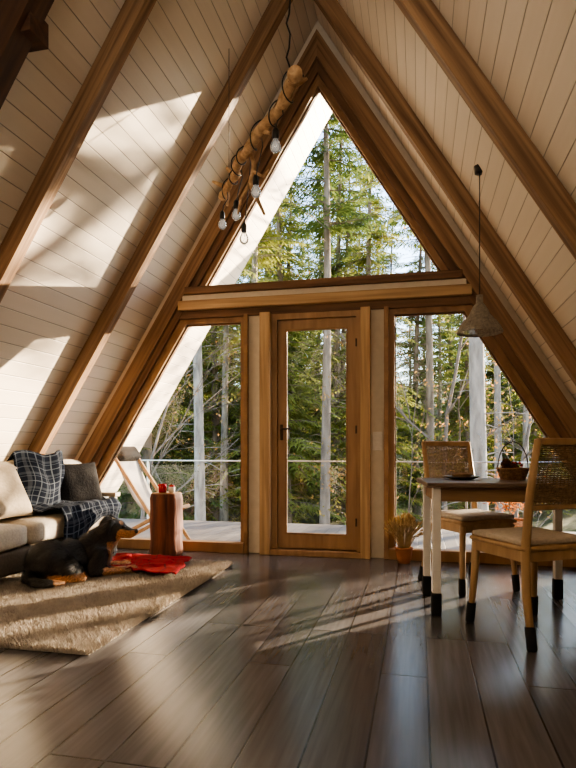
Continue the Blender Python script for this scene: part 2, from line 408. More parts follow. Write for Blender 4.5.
o=pillow('cushion',.44,.44,.15,M_beige,None,(-2.07,-1.42,.63),(math.radians(90-28),0,math.radians(85)),seed=8); tag(o,'beige square cushion leaning on the sofa back','cushion')
o=pillow('cushion',.46,.46,.16,M_beige,None,(-2.05,-1.95,.64),(math.radians(90-28),0,math.radians(92)),seed=12); tag(o,'beige square cushion at the near sofa end','cushion')
def fb(u,v):
    y=-1.24+.62*u+.02*math.sin(v*7)
    if v<.15: s=v/.15; x=-2.16+.04*s; z=.84+.07*s
    elif v<.75:
        s=(v-.15)/.6; x=-2.12+.06*s; z=.91-.42*s
    else:
        s=(v-.75)/.25; x=-2.06+.18*s; z=.49-.03*s
    n=noise.noise(Vector((u*5,v*3,1)))
    k=.06*math.sin(u*math.pi)
    return (x+k+n*.055,y+n*.02,z+.02*math.sin(u*9))
o=cloth('plaid_throw',fb,30,36,M_plaid,uvs=(1.2,1.6)); tag(o,'navy and grey plaid wool throw over the sofa back','blanket')
def fs(u,v):
    y=-1.12+.84*u
    if v<.62: s=v/.62; x=-2.12+.34*s; z=.455
    else:
        s=(v-.62)/.38; x=-1.775+.02*math.sin(s*3); z=.45-.26*s*(.75+.35*math.sin(u*5+1))
    n=noise.noise(Vector((u*6,v*5,4)))
    return (x+n*.02*(v>.6),y+n*.03,z+(.02+n*.03)*(v<.62)+.012)
o=cloth('plaid_throw',fs,36,30,M_plaid,uvs=(1.6,1.2)); tag(o,'navy and grey plaid wool throw hanging over the seat edge','blanket')
M_red=plaid('red plaid fleece',(.20,.007,.011),(.045,.002,.004),(.30,.018,.02),3,3)
def fr(u,v):
    x=-1.45+.66*u-.12*v; y=-1.22+.60*v-.04*u
    n=noise.noise(Vector((u*4,v*4,9))); n2=noise.noise(Vector((u*9,v*9,2)))
    return (x+n*.06,y+n2*.04,.062+abs(n)*.022+abs(n2)*.012)
o=cloth('red_blanket',fr,36,30,M_red,uvs=(1.3,1)); tag(o,'crumpled red plaid blanket lying on the rug','blanket')

# ------------------------------------------------------------------ dog
def blob(name,parts,vox=.008,smooth=5):
    bm=bmesh.new()
    for p in parts:
        if p[0]=='e':
            _,c,r,rot=p
            g=bmesh.ops.create_icosphere(bm,subdivisions=3,radius=1)
            Mx=Matrix.Translation(c)@Euler(rot).to_matrix().to_4x4()@Matrix.Diagonal((*r,1))
            bmesh.ops.transform(bm,matrix=Mx,verts=g['verts'])
        else:
            pts,rr=p[1],p[2]
            P=[];R=[]
            for i in range(len(pts)-1):
                a=Vector(pts[i]);b=Vector(pts[i+1]); m=max(2,int((b-a).length/.012))
                for k in range(m): P.append(a.lerp(b,k/m)); R.append(rr[i]+(rr[i+1]-rr[i])*k/m)
            P.append(Vector(pts[-1]));R.append(rr[-1])
            for a,r in zip(P,R):
                bmesh.ops.create_icosphere(bm,subdivisions=2,radius=r,matrix=Matrix.Translation(a))
    me=bpy.data.meshes.new(name); bm.to_mesh(me); bm.free()
    t=bpy.data.objects.new('tmp',me); link(t)
    r=t.modifiers.new('r','REMESH'); r.mode='VOXEL'; r.voxel_size=vox
    s=t.modifiers.new('s','SMOOTH'); s.iterations=smooth; s.factor=.5
    dg=bpy.context.evaluated_depsgraph_get(); ev=t.evaluated_get(dg)
    out=bpy.data.meshes.new_from_object(ev); bpy.data.objects.remove(t); out.materials.clear(); return out
DX,DY,DZ=-1.50,-1.38,.035
dogr=empty('dog',(DX,DY,DZ),math.radians(52),'black dog with tan muzzle and paws lying on the rug','dog')
hd=Vector((0,-.005,-.035))
def hh_(l): return [tuple(Vector(p)+hd) for p in l]
pts=[('e',(-.17,0,.14),(.15,.135,.135),(0,0,0)),
 ('e',(-.02,0,.14),(.18,.125,.128),(0,0,0)),
 ('e',(.13,0,.155),(.135,.125,.143),(0,-.25,0)),
 ('c',[(.14,0,.18),(.20,-.01,.245),(.26,-.035,.30)],[.12,.10,.078]),
 ('e',tuple(Vector((.285,-.04,.36))+hd),(.074,.070,.066),(0,.1,-.7)),
 ('e',tuple(Vector((.308,-.065,.335))+hd),(.052,.058,.044),(0,.1,-.7)),
 ('c',hh_([(.315,-.07,.350),(.345,-.10,.336),(.372,-.124,.328)]),[.045,.037,.032]),
 ('c',hh_([(.31,-.06,.322),(.36,-.112,.310)]),[.036,.026]),
 ('c',hh_([(.258,.015,.400),(.248,.038,.422),(.222,.050,.395),(.213,.055,.355)]),[.024,.022,.020,.010]),
 ('c',hh_([(.245,-.070,.400),(.226,-.092,.418),(.202,-.102,.386),(.20,-.105,.345)]),[.024,.022,.020,.010]),
 ('c',[(.15,-.08,.15),(.11,-.11,.05),(.24,-.125,.034),(.34,-.13,.029),(.38,-.135,.027)],[.068,.046,.030,.026,.032]),
 ('c',[(.17,.08,.15),(.15,.105,.05),(.28,.10,.034),(.38,.07,.029),(.42,.065,.027)],[.068,.046,.030,.026,.032]),
 ('e',(-.15,-.10,.12),(.13,.07,.108),(0,.3,0)),
 ('c',[(-.09,-.14,.10),(-.03,-.155,.07),(-.19,-.165,.037),(-.10,-.18,.029),(-.01,-.185,.025)],[.072,.046,.029,.025,.030]),
 ('e',(-.15,.10,.12),(.125,.06,.105),(0,.3,0)),
 ('c',[(-.05,.12,.06),(-.2,.13,.035),(-.03,.15,.025)],[.05,.03,.026]),
 ('c',[(-.28,0,.10),(-.33,-.08,.05),(-.31,-.17,.035),(-.24,-.235,.03),(-.16,-.255,.03)],[.04,.036,.034,.028,.014]),
]
dm=blob('dog',pts)
def furcol(p):
    x,y,z=p; blk=(.026,.023,.021); tan=(.46,.24,.10); wh=(.55,.48,.38)
    c=blk; q=Vector((x,y,z)); qh=q-hd; nn=noise.noise(q*25)*.012
    if (qh-Vector((.355,-.110,.308))).length<.062+nn and qh.z<.347: c=tan
    if (qh-Vector((.305,-.085,.312))).length<.052+nn: c=tan
    for e in ((.332,-.043,.402),(.306,-.092,.402)):
        if (qh-Vector(e)).length<.018: c=tan
    if x>.15 and z<.07+nn: c=tan
    if x>.31 and z<.045: c=(.50,.33,.19)
    if y<-.13 and z<.07+nn and x<.05 and x>-.22: c=tan
    if z<.24 and x>.195 and -.12<y<.07+nn and z>.07: c=wh if y>-.07 else tan
    return c
ca=dm.color_attributes.new('fur','FLOAT_COLOR','POINT')
for i,vv in enumerate(dm.vertices): ca.data[i].color=(*furcol(vv.co),1)
def attrmat(name,rough=.6):
    m,nt,b=newmat(name); a=N(nt,'ShaderNodeVertexColor'); a.layer_name='fur'
    tc=N(nt,'ShaderNodeTexCoord'); nz=N(nt,'ShaderNodeTexNoise'); nz.inputs['Scale'].default_value=90; nt.links.new(tc.outputs['Object'],nz.inputs['Vector'])
    r=ramp(nt,[(.3,(.6,)*3),(.7,(1.4,)*3)]); nt.links.new(nz.outputs[0],r.inputs[0])
    nt.links.new(mixc(nt,1.,a.outputs[0],r.outputs[0],'MULTIPLY'),b.inputs['Base Color']); b.inputs['Roughness'].default_value=rough
    b.inputs['Specular IOR Level'].default_value=.45
    return m
M_fur=attrmat('dog fur',.48)
body=wrap('body',dm,M_fur,dogr,True)
fv=[];ff=[];fc=[]
polys=dm.polygons; ar_=[p.area for p in polys]
idx=random.choices(range(len(polys)),weights=ar_,k=28000)
for q in idx:
    p=polys[q]; vs=[dm.vertices[i].co for i in p.vertices]; w=[random.random() for _ in vs]; sw_=sum(w); c=sum((a*b/sw_ for a,b in zip(vs,w)),Vector())
    n=p.normal
    if c.z<.02: continue
    head=(c-Vector((.33,-.09,.32))).length<.10
    bk_=Vector((-1,.1,-.55))+Vector((noise.noise(c*18),noise.noise(c*18+Vector((5,0,0))),0))*.9; t=(bk_-n*bk_.dot(n)).normalized()
    if head: t=(Vector((-.7,.7,0))-n*Vector((-.7,.7,0)).dot(n)).normalized()
    ln=(.009 if head else random.uniform(.018,.040)*(.6 if c.z<.07 else 1))
    s=n.cross(t)*(.0014 if head else .0022); tip=c+t*ln+n*ln*.5
    k=len(fv); fv+=[c-s,c+s,tip]; ff.append((k,k+1,k+2)); col=furcol(c); g_=random.uniform(.7,1.7); fc+=[tuple(x*g_ for x in col)]*3
fo=mobj('fur_coat',fv,ff,M_fur,dogr); fo["kind"]="stuff"
ca=fo.data.color_attributes.new('fur','FLOAT_COLOR','POINT')
for i,c in enumerate(fc): ca.data[i].color=(*c,1)
M_eye=plain('dark brown eye',(.02,.008,.004),.08,.1,bump=0,spec=.8)
def sph(name,c,r,mat,parent,sc=(1,1,1)):
    bm=bmesh.new(); bmesh.ops.create_uvsphere(bm,u_segments=16,v_segments=10,radius=r)
    for v in bm.verts: v.co=Vector((v.co.x*sc[0],v.co.y*sc[1],v.co.z*sc[2]))
    o=bmo(name,bm,mat,parent,True); o.location=c; return o
sph('nose',tuple(Vector((.395,-.145,.338))+hd),.016,M_blackp,dogr)
sph('eye',tuple(Vector((.312,-.110,.372))+hd),.010,M_eye,dogr); sph('eye',tuple(Vector((.350,-.058,.372))+hd),.010,M_eye,dogr)

# ------------------------------------------------------------------ stump
M_bark=grainmat('reddish log side',(.05,.016,.010),(.25,.085,.044),(26,26,2.0),.65,1.0)
M_cut=grainmat('cut log top',(.22,.115,.06),(.38,.23,.12),(40,40,40),.7,.2)
st=empty('log_stool',(-1.296,-.31,0),0,'reddish-brown peeled log stool by the window','stool')
lathe('log',[(.128,0),(.144,.03),(.133,.15),(.141,.28),(.136,.40),(.139,.50),(.128,.545)],M_bark,st,wob=.035)
lathe('top',[(.128,.543),(.127,.549),(.0,.552)],M_cut,st,wob=.035)
cm=plain('red glass',(.45,.012,.012),.15,.1,bump=0)
ch=empty('candle_holder',(-1.32,-.33,.552),0,'small red glass candle holder on the log stool','candle')
lathe('cup',[(.0,0.002),(.032,.001),(.036,.02),(.037,.075),(.033,.075),(.031,.02),(.0,.015)],cm,ch,20)
lathe('candle',[(.0295,.016),(.0295,.05),(.0,.052)],M_white,ch,16)
ch=empty('candle_holder',(-1.245,-.30,.552),0,'small white candle glass with a red wax candle','candle')
lathe('cup',[(.0,0.002),(.024,.001),(.028,.02),(.028,.05),(.025,.05),(.024,.02),(.0,.015)],M_white,ch,20)
lathe('candle',[(.0225,.016),(.0225,.065),(.0,.067)],cm,ch,16)

# ------------------------------------------------------------------ plant pot by wall
pp=empty('dried_grass_pot',(.745,-.18,0),0,'small terracotta pot of dried wheat by the window','plant')
M_terra=plain('terracotta',(.36,.15,.07),.75,.15)
lathe('pot',[(.0,.0),(.05,0),(.06,.05),(.068,.11),(.074,.115),(.074,.13),(.062,.13),(.058,.10),(.0,.1)],M_terra,pp,28)
M_wheat=leafmat('dried wheat',(.46,.34,.18),(.68,.54,.32),.3,20)
vv=[];fa=[]
for i in range(260):
    a=random.uniform(0,6.283);r=random.uniform(.03,.16);h=random.uniform(.30,.40)-r*.6
    p0=Vector((math.cos(a)*.03,math.sin(a)*.03,.1)); p2=Vector((math.cos(a)*r,min(.08,math.sin(a)*r),h+.02)); p1=(p0+p2)/2+Vector((0,0,.04))
    tube_geo([p0,p1,p2],[.0014,.0014,.0012],3,False,vv,fa)
    dd=(p2-p1).normalized(); tube_geo([p2-dd*.03,p2,p2+dd*.02],[.001,.007,.001],4,False,vv,fa)
o=mobj('dried_stalks',vv,fa,M_wheat,pp); o["kind"]="stuff"

# ------------------------------------------------------------------ dining table
M_top=grainmat('table top wood',(.12,.078,.054),(.21,.15,.105),(2,26,26),.35)
M_apron=grainmat('table apron wood',(.20,.115,.058),(.32,.20,.10),(2,26,26),.5)
tb=empty('dining_table',(1.335,-1.385,0),math.radians(6),'small wooden dining table with white legs and black feet socks','table')
box('tabletop',(0,0,.737),(.92,.56,.028),M_top,tb,bev=.008)
for yy in (-.22,.22): box('apron',(0,yy,.683),(.78,.022,.08),M_apron,tb)
for xx in (-.40,.40): box('apron',(xx,0,.683),(.022,.42,.08),M_apron,tb)
for xx in (-.40,.40):
    for yy in (-.22,.22):
        l=box('leg',(xx,yy,.395),(.046,.046,.655),M_white,tb,bev=.005)
        box('foot_sock',(0,0,-.33),(.056,.056,.13),M_black,l,bev=.01)

# ------------------------------------------------------------------ chairs
M_weave=grainmat('woven seagrass',(.17,.105,.056),(.37,.25,.14),(60,60,60),.8,.4)
M_cush=plain('pale seat pad',(.50,.43,.35),.9,.12,50,.3)
def chair(loc,rz,label):
    c=empty('dining_chair',loc,rz,label,'chair'); c["group"]="dining chairs at the table"
    def legm(p,w,foot):
        l=tube('leg',p,w,M_chair,c,n=10)
        a=Vector(p[0]);b=Vector(p[1]);dd=(b-a).normalized()
        tube('foot_sock',[a,a+dd*.01,a+dd*.11],[.019,.024,.025],M_black,l,n=12)
        return l
    for sx in (-1,1):
        legm([(sx*.215,-.265,.0),(sx*.198,-.205,.25),(sx*.19,-.19,.45),(sx*.19,-.215,.70),(sx*.188,-.27,.985)],[.017,.021,.023,.020,.017],0)
        legm([(sx*.212,.215,.0),(sx*.197,.195,.25),(sx*.19,.185,.44)],[.016,.020,.022],0)
    box('seat_rail',(0,.185,.425),(.40,.022,.055),M_chair,c); box('seat_rail',(0,-.185,.425),(.38,.022,.055),M_chair,c)
    for sx in (-1,1): box('seat_rail',(sx*.195,0,.425),(.022,.38,.055),M_chair,c)
    softbox('seat',(.43,.43,.028),M_chair,c,(0,.005,.462),r=.012,puff=0)
    softbox('seat_pad',(.41,.40,.035),M_cush,c,(0,.01,.49),r=.016,puff=.004)
    def yb(z): return -.19-.08*max(0,(z-.45)/.535)**1.3
    bar('back_rail',(-.19,yb(.975),.975),(.19,yb(.975),.975),.022,.035,M_chair,c,bev=.006)
    bar('back_rail',(-.19,yb(.66),.66),(.19,yb(.66),.66),.018,.025,M_chair,c,bev=.006)
    v=[];f=[]
    nz_=30
    for i in range(nz_):
        z=.675+i*.29/(nz_-1)
        pts=[(-.185+.37*k/32,yb(z)+(.004 if (k+i)%2 else -.004),z) for k in range(33)]
        tube_geo(pts,.0038,4,False,v,f)
    for k in range(17):
        xk=-.175+.35*k/16
        tube_geo([(xk,yb(.66),.66),(xk,yb(.82),.82),(xk,yb(.975),.975)],.0032,4,False,v,f)
    mobj('woven_backrest',v,f,M_weave,c,True)
    return c
chair((1.425,-1.82,0),math.radians(31),'wooden dining chair with woven back pulled out beside the table')
chair((1.20,-.90,0),math.radians(212),'wooden dining chair with woven back tucked in by the window')

# table items
M_dish=plain('dark stoneware',(.06,.05,.045),.3,.1,bump=0)
pl_=empty('plate',(1.12,-1.33,.752),0,'dark round stoneware plate on the table','plate')
lathe('dish',[(.0,.002),(.06,.0),(.10,.012),(.112,.018),(.11,.021),(.06,.006),(0,.006)],M_dish,pl_,36)
pl_=empty('bowl',(1.12,-1.33,.759),0,'small brown wooden bowl on the plate','bowl')
lathe('shell',[(.0,.0),(.04,.0),(.06,.018),(.066,.03),(.063,.03),(.038,.006),(0,.006)],M_apron,pl_,30)
bk=empty('wicker_basket',(1.42,-1.30,.752),0,'small brown wicker basket with tall arched handle','basket'); bk.scale=(.85,.85,.85)
M_wick=grainmat('wicker',(.13,.066,.032),(.33,.19,.09),(50,50,80),.7,.5)
v=[];f=[]
for i in range(8):
    z=.006+i*.0105; r=.075+.030*(i/7)
    tube_geo([((r+(.004 if (k+i)%2 else -.003))*math.cos(2*math.pi*k/40),(r+(.004 if (k+i)%2 else -.003))*math.sin(2*math.pi*k/40),z) for k in range(41)],.0062,5,False,v,f)
for k in range(20):
    a=2*math.pi*k/20; tube_geo([(.073*math.cos(a),.073*math.sin(a),0),(.106*math.cos(a),.106*math.sin(a),.085)],.004,4,False,v,f)
mobj('basket_body',v,f,M_wick,bk,True)
lathe('basket_base',[(.0,.003),(.07,.003),(.07,.008),(0,.008)],M_wick,bk,24)
tube('handle',[(.102*math.cos(t),.0,.08+.19*math.sin(t)) for t in [math.pi*k/20 for k in range(21)]],.004,M_vdark,bk,8)
M_cone=grainmat('pinecone scales',(.12,.045,.018),(.30,.13,.05),(60,60,60),.8,.3)
def pinecone(loc,rot):
    v,f=tube_geo([(0,0,.0),(0,0,.02),(0,0,.04),(0,0,.06)],[.006,.014,.012,.003],6)
    for i in range(60):
        t=i/60; a=i*2.4; r=.022*math.sin(math.pi*(.12+.8*t))**.8; z=t*.06
        c=Vector((r*math.cos(a),r*math.sin(a),z)); o_=Vector((math.cos(a),math.sin(a),.5)).normalized(); s=Vector((-math.sin(a),math.cos(a),0))
        k=len(v); v+=[c-o_*.012-s*.003,c-o_*.012+s*.003,c+s*.006+o_*.004,c+o_*.009,c-s*.006+o_*.004]; f.append((k,k+1,k+2,k+3,k+4))
    o=mobj('pinecone',v,f,M_cone); o.location=loc;o.rotation_euler=rot; tag(o,'brown open pinecone in the wicker basket','pinecone',group='pinecones in the basket'); return o
for i in range(9):
    a=i*2.1; r=.03+.03*(i%3)/2
    pinecone((1.42+r*math.cos(a)*.7,-1.30+r*math.sin(a)*.7,.788+.02*(i%3)),(random.uniform(.3,1.4),random.uniform(-.5,.5),a))
M_berry=plain('red berry',(.40,.04,.015),.3,.2,bump=0)
bmb=bmesh.new(); bmesh.ops.create_uvsphere(bmb,u_segments=10,v_segments=8,radius=.009); bme=bpy.data.meshes.new('berry'); bmb.to_mesh(bme); bmb.free(); bme.materials.append(M_berry); bme.polygons.foreach_set('use_smooth',[True]*len(bme.polygons))
for i in range(12):
    a=i*1.7; r=.02+.045*((i*7)%5)/5
    b_=bpy.data.objects.new('berry',bme); link(b_); b_.location=(1.42+r*math.cos(a),-1.30+r*math.sin(a),.852-.012*(r>.05)); tag(b_,'small round red berry in the wicker basket','berry',group='berries in the basket')

# ------------------------------------------------------------------ pendant lamp
M_shade=leafmat('woven grey lampshade',(.46,.42,.36),(.70,.65,.56),.45,60)
lp=empty('pendant_lamp',(1.235,-1.22,1.665),0,'bell-shaped pale grey woven pendant lamp hanging over the table','lamp')
prof=[(.136,0),(.138,.006),(.133,.016),(.121,.040),(.100,.070),(.078,.094),(.062,.112),(.056,.125),(.049,.142),(.036,.165),(.020,.185),(.018,.235)]
v=[];f=[]
fine=[]
for i in range(len(prof)-1):
    for k in range(4):
        t=k/4; fine.append((prof[i][0]*(1-t)+prof[i+1][0]*t,prof[i][1]*(1-t)+prof[i+1][1]*t))
fine.append(prof[-1])
for j,(r,z) in enumerate(fine):
    tube_geo([((r+.0012*(1 if (k+j)%2 else -1))*math.cos(2*math.pi*k/60),(r+.0012*(1 if (k+j)%2 else -1))*math.sin(2*math.pi*k/60),z) for k in range(61)],.0024,4,False,v,f)
for k in range(30):
    a=2*math.pi*k/30; tube_geo([(r*math.cos(a),r*math.sin(a),z) for r,z in prof],.0022,4,False,v,f)
mobj('lamp_shade',v,f,M_shade,lp,True)
cz=CZ-SL*1.235-1.665
tube('cord',[(0,0,.22),(0,0,cz-.02)],.0035,M_blackp,lp,6)
lathe('socket',[(.0,.20),(.015,.20),(.016,.15),(.014,.12),(.0,.12)],M_blackp,lp,16)
M_bulb=glass_mat('bulb glass with added glow',3.0,.16,1.0)  # slight emission added so the clear, unlit bulbs look bright
lathe('bulb',[(.0,.045),(.018,.05),(.03,.075),(.028,.10),(.014,.125)],M_white,lp,20)
lathe('ceiling_rose',[(.0,cz-.025),(.03,cz-.025),(.035,cz+.02),(0,cz+.02)],M_blackp,lp,20)

# ------------------------------------------------------------------ branch chandelier
A=Vector((.23,-2.05,2.90)); B=Vector((-.66,-.72,2.90))
cd=empty('branch_chandelier',tuple((A+B)/2),0,'rustic hanging log chandelier with bare bulbs on black cords','chandelier')
C0=(A+B)/2
M_log=grainmat('peeled branch',(.32,.185,.09),(.64,.43,.24),(30,30,30),.75,.9)
def P(s): return A.lerp(B,s)-C0
def Pw(s): return P(s)+Vector((.035*math.sin(s*9),.02*math.cos(s*7),.035*math.sin(s*8+1)+.015*math.sin(s*23)))
pts=[];rr=[]
for i in range(81):
    s=i/80; pts.append(Pw(s)); rr.append(.035+.014*noise.noise(Vector((s*22,0,0)))-.008*s)
vv,fa=tube_geo(pts,rr,12)
for s,dx in ((.12,(.10,.03,.07)),(.35,(.07,-.04,-.05)),(.78,(-.07,.02,.08)),(.93,(-.12,.0,.06)),(.93,(-.02,.05,-.12))):
    p=Pw(s); tube_geo([p,p+Vector(dx)*.6,p+Vector(dx)],[.020,.015,.009],8,True,vv,fa)
mobj('log',vv,fa,M_log,cd,True)
e=(B-A).normalized(); uu=e.cross(Vector((0,0,1))).normalized(); ww=uu.cross(e)
hp=[]
for i in range(240):
    s=.02+.96*i/239; a=i*.18; hp.append(Pw(s)+(uu*math.cos(a)+ww*math.sin(a))*(.049-.009*s))
tube('wrapped_cord',hp,.0042,M_blackp,cd,6)
for s,col in ((.06,.005),(.82,.0025)):
    p=P(s); top=CZ-SL*abs((p+C0).x)-C0.z
    pp_=[p+Vector((0,0,.03)),p+Vector((0,0,(top)*.5)),p+Vector((0,0,top+.005))]
    if s<.1:
        n=24; pp_=[p+Vector((.012*math.sin(k*2.1),.012*math.cos(k*2.1),.03+(top-.03)*k/n)) for k in range(n+1)]
    tube('suspension_cord',pp_,col,M_blackp,cd,6)
for s,z in ((.19,2.68),(.42,2.57),(.70,2.59),(.94,2.66),(.58,2.36)):
    p=P(s); b=z-C0.z
    tube('bulb_cord',[p+Vector((.04,0,0)),p+Vector((.045,0,-.05)),Vector((p.x+.01,p.y,b+.14)),Vector((p.x,p.y,b+.085))],.0035,M_blackp,cd,6)
    lathe('socket',[(.0,.105),(.012,.10),(.019,.085),(.020,.045),(.016,.035),(0,.035)],M_blackp,cd,16,loc=(p.x,p.y,b))
    bu=lathe('bulb',[(.0,-.042),(.014,-.040),(.027,-.028),(.032,-.010),(.029,.008),(.018,.028),(.015,.04)],M_bulb,cd,20,loc=(p.x,p.y,b))
    tube('filament',[(0.0,0,.035),(.008,0,.0),(-.006,0,-.02),(.004,.004,.0),(0,0,.035)],.0014,M_metal,bu,4)
p=P(.50)
vv,fa=tube_geo([p+Vector((0,0,.0)),p+Vector((.03,0,-.12)),p+Vector((0,0.01,-.22)),p+Vector((.10,0,-.44))],[.012,.015,.018,.009],8)
tube_geo([p+Vector((0,0.01,-.22)),p+Vector((-.06,0,-.32)),p+Vector((-.08,0,-.42))],[.015,.011,.006],8,True,vv,fa)
tube_geo([p+Vector((0.02,0,-.15)),p+Vector((.09,0,-.19)),p+Vector((.13,0,-.15))],[.012,.009,.006],8,True,vv,fa)
mobj('forked_twig',vv,fa,M_log,cd,True)

# ------------------------------------------------------------------ outside
M_ground=plain('forest floor',(.10,.10,.04),.95,.4,1.5,.3)
DKZ=-.10
o=box('deck',(0,1.45,DKZ-.03),(9,2.6,.06),M_deck,bev=0); tag(o,'weathered grey-brown wooden deck outside the windows','deck')
n=60; v=[];f=[]
def gh(x,y): return -1.9+max(0,y-14)*.08+max(0,y-30)*.10+noise.noise(Vector((x*.12,y*.12,0)))*.5
for i in range(n+1):
    for j in range(n+1):
        x=-60+120*i/n;y=-20+120*j/n
        v.append((x,y,gh(x,y)))
for i in range(n):
    for j in range(n):
        a=i*(n+1)+j;f.append((a,a+n+1,a+n+2,a+1))
o=mobj('ground',v,f,M_ground,None,True); tag(o,'forest floor covered in moss and fallen leaves','ground','structure')
def gz(x,y): return gh(x,y)-.1
ra=empty('deck_railing',(0,2.6,DKZ),0,'glass deck railing with slim metal top rail','railing')
bar('top_rail',(-4.4,0,.86),(4.4,0,.86),.04,.018,M_metal,ra)
for i in range(7):
    xx=-4.35+i*1.45; box('post',(xx,0,.43),(.03,.03,.86),M_metal,ra)
    if i<6: mobj('glass_panel',[(xx+.05,0,.08),(xx+1.4,0,.08),(xx+1.4,0,.80),(xx+.05,0,.80)],[(0,1,2,3)],M_glass,ra)
dc=empty('deck_chair',(-1.90,.56,DKZ),math.radians(-6),'folding wooden deck chair with grey canvas sling and dark headrest','chair'); dc.scale=(.92,.75,.96)
M_canvas=plain('grey canvas',(.30,.275,.245),.9,.08,60,.2)
for yy in (-.27,.27):
    bar('frame_rail',(-.36,yy,1.08),(.42,yy,.06),.03,.04,M_frame,dc); bar('frame_rail',(-.45,yy*.9,.03),(.42,yy*.9,.46),.03,.04,M_frame,dc)
bar('cross_bar',(-.35,-.28,1.07),(-.35,.28,1.07),.03,.03,M_frame,dc); bar('cross_bar',(.41,-.26,.45),(.41,.26,.45),.03,.03,M_frame,dc); bar('cross_bar',(.41,-.28,.05),(.41,.28,.05),.03,.03,M_frame,dc); bar('cross_bar',(-.44,-.26,.03),(-.44,.26,.03),.03,.03,M_frame,dc)
def fc_(u,v):
    x=-.34+.75*u; z=1.09-.63*u-.42*math.sin(math.pi*min(1,u))**1.0*.75
    return (x,-.25+.50*v,z)
cloth('canvas_sling',fc_,20,4,M_canvas,dc)
hr=softbox('headrest',(.10,.46,.16),M_charc,dc,(-.27,0,1.02),(0,math.radians(-38),0),r=.03,puff=0)

# trees
M_trunk=grainmat('pine bark',(.10,.068,.048),(.29,.215,.16),(7,7,1.2),.9,.8)
M_trunkp=grainmat('pale bark',(.14,.11,.085),(.45,.37,.30),(9,9,2.2),.85,1.0)
M_twig=grainmat('grey brown bark',(.10,.072,.055),(.24,.18,.14),(9,9,3),.9,.5)
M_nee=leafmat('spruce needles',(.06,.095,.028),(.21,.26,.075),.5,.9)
M_nee2=leafmat('needles tinted sunlit',(.15,.18,.04),(.40,.41,.11),.5,.9)  # paler copy of the needles, sunlight and haze put into the colour
M_leaf=leafmat('autumn leaves',(.20,.16,.05),(.46,.22,.08),.5,1.2)
def trunk_geo(h,r,n=10,seg=14,bend=.15,seed=0):
    pts=[];rr=[]
    for i in range(seg+1):
        t=i/seg; pts.append(Vector((bend*math.sin(t*3+seed)*t,bend*math.cos(t*2.3+seed)*t,h*t))); rr.append(r*(1-t*.85)*(1+.25*math.exp(-t*25)))
    return pts,rr
def conifer(seed,h,r,cs,R,nb,droop=.35,mat=None,dens=9):
    rnd=random.Random(seed); pts,rr=trunk_geo(h,r,seed=seed,bend=.3); tv,tf=tube_geo(pts,rr,10)
    V=[];F=[]
    def at(z):
        t=max(0,min(.999,z/h))*14; i=int(t); return pts[i].lerp(pts[i+1],t-i)
    for b in range(int(nb*.3) if cs>.2 else 0):
        z=h*cs*rnd.uniform(.15,1); a=rnd.uniform(0,6.283); d=Vector((math.cos(a),math.sin(a),rnd.uniform(-.3,.2))); l=rnd.uniform(.3,1.1); p=at(z)
        tube_geo([p,p+d*l*.5,p+d*l+Vector((0,0,-.1*l))],[.014,.009,.004],3,False,tv,tf)
    for b in range(nb):
        q=rnd.random(); z=h*(cs+(1-cs)*q); Lb=R*((1-q)**.75*.9+.1)*rnd.uniform(.65,1.1); a=rnd.uniform(0,6.283)
        d=Vector((math.cos(a),math.sin(a),0)); s_=Vector((-math.sin(a),math.cos(a),0)); base=at(z)
        up=rnd.uniform(.0,.25)
        def pt(s): return base+d*(Lb*s)+Vector((0,0,Lb*(up*s-droop*s*s*1.3)))
        bp=[pt(0),pt(.4),pt(.8)]; tube_geo(bp,[.012+.006*Lb,.012,.005],3,False,tv,tf)
        nt_=max(5,int(Lb*dens))
        for k in range(nt_):
            s=(k+.6)/nt_; c=pt(s)
            for sd in (-1,1):
                ll=(.16+.42*Lb*(1-s)*.6)*rnd.uniform(.6,1.15)
                dr=(d*rnd.uniform(.35,.8)+s_*sd*rnd.uniform(.6,1)+Vector((0,0,-rnd.uniform(.1,.7)))).normalized()
                wd=dr.cross(Vector((0,0,1))).normalized()*rnd.uniform(.020,.038)
                m=c+dr*ll*.45
                kx=len(V); V+=[c,m+wd,c+dr*ll,m-wd]; F.append((kx,kx+1,kx+2,kx+3))
                if ll>.22:
                    for q2 in (-1,1):
                        d2=(dr*.6+wd.normalized()*q2*.8+Vector((0,0,-.25))).normalized(); l2=ll*.5; w2=d2.cross(Vector((0,0,1))).normalized()*.020
                        m0=c+dr*ll*.3; kx=len(V); V+=[m0,m0+d2*l2*.5+w2,m0+d2*l2,m0+d2*l2*.5-w2]; F.append((kx,kx+1,kx+2,kx+3))
    return (tv,tf),(V,F)
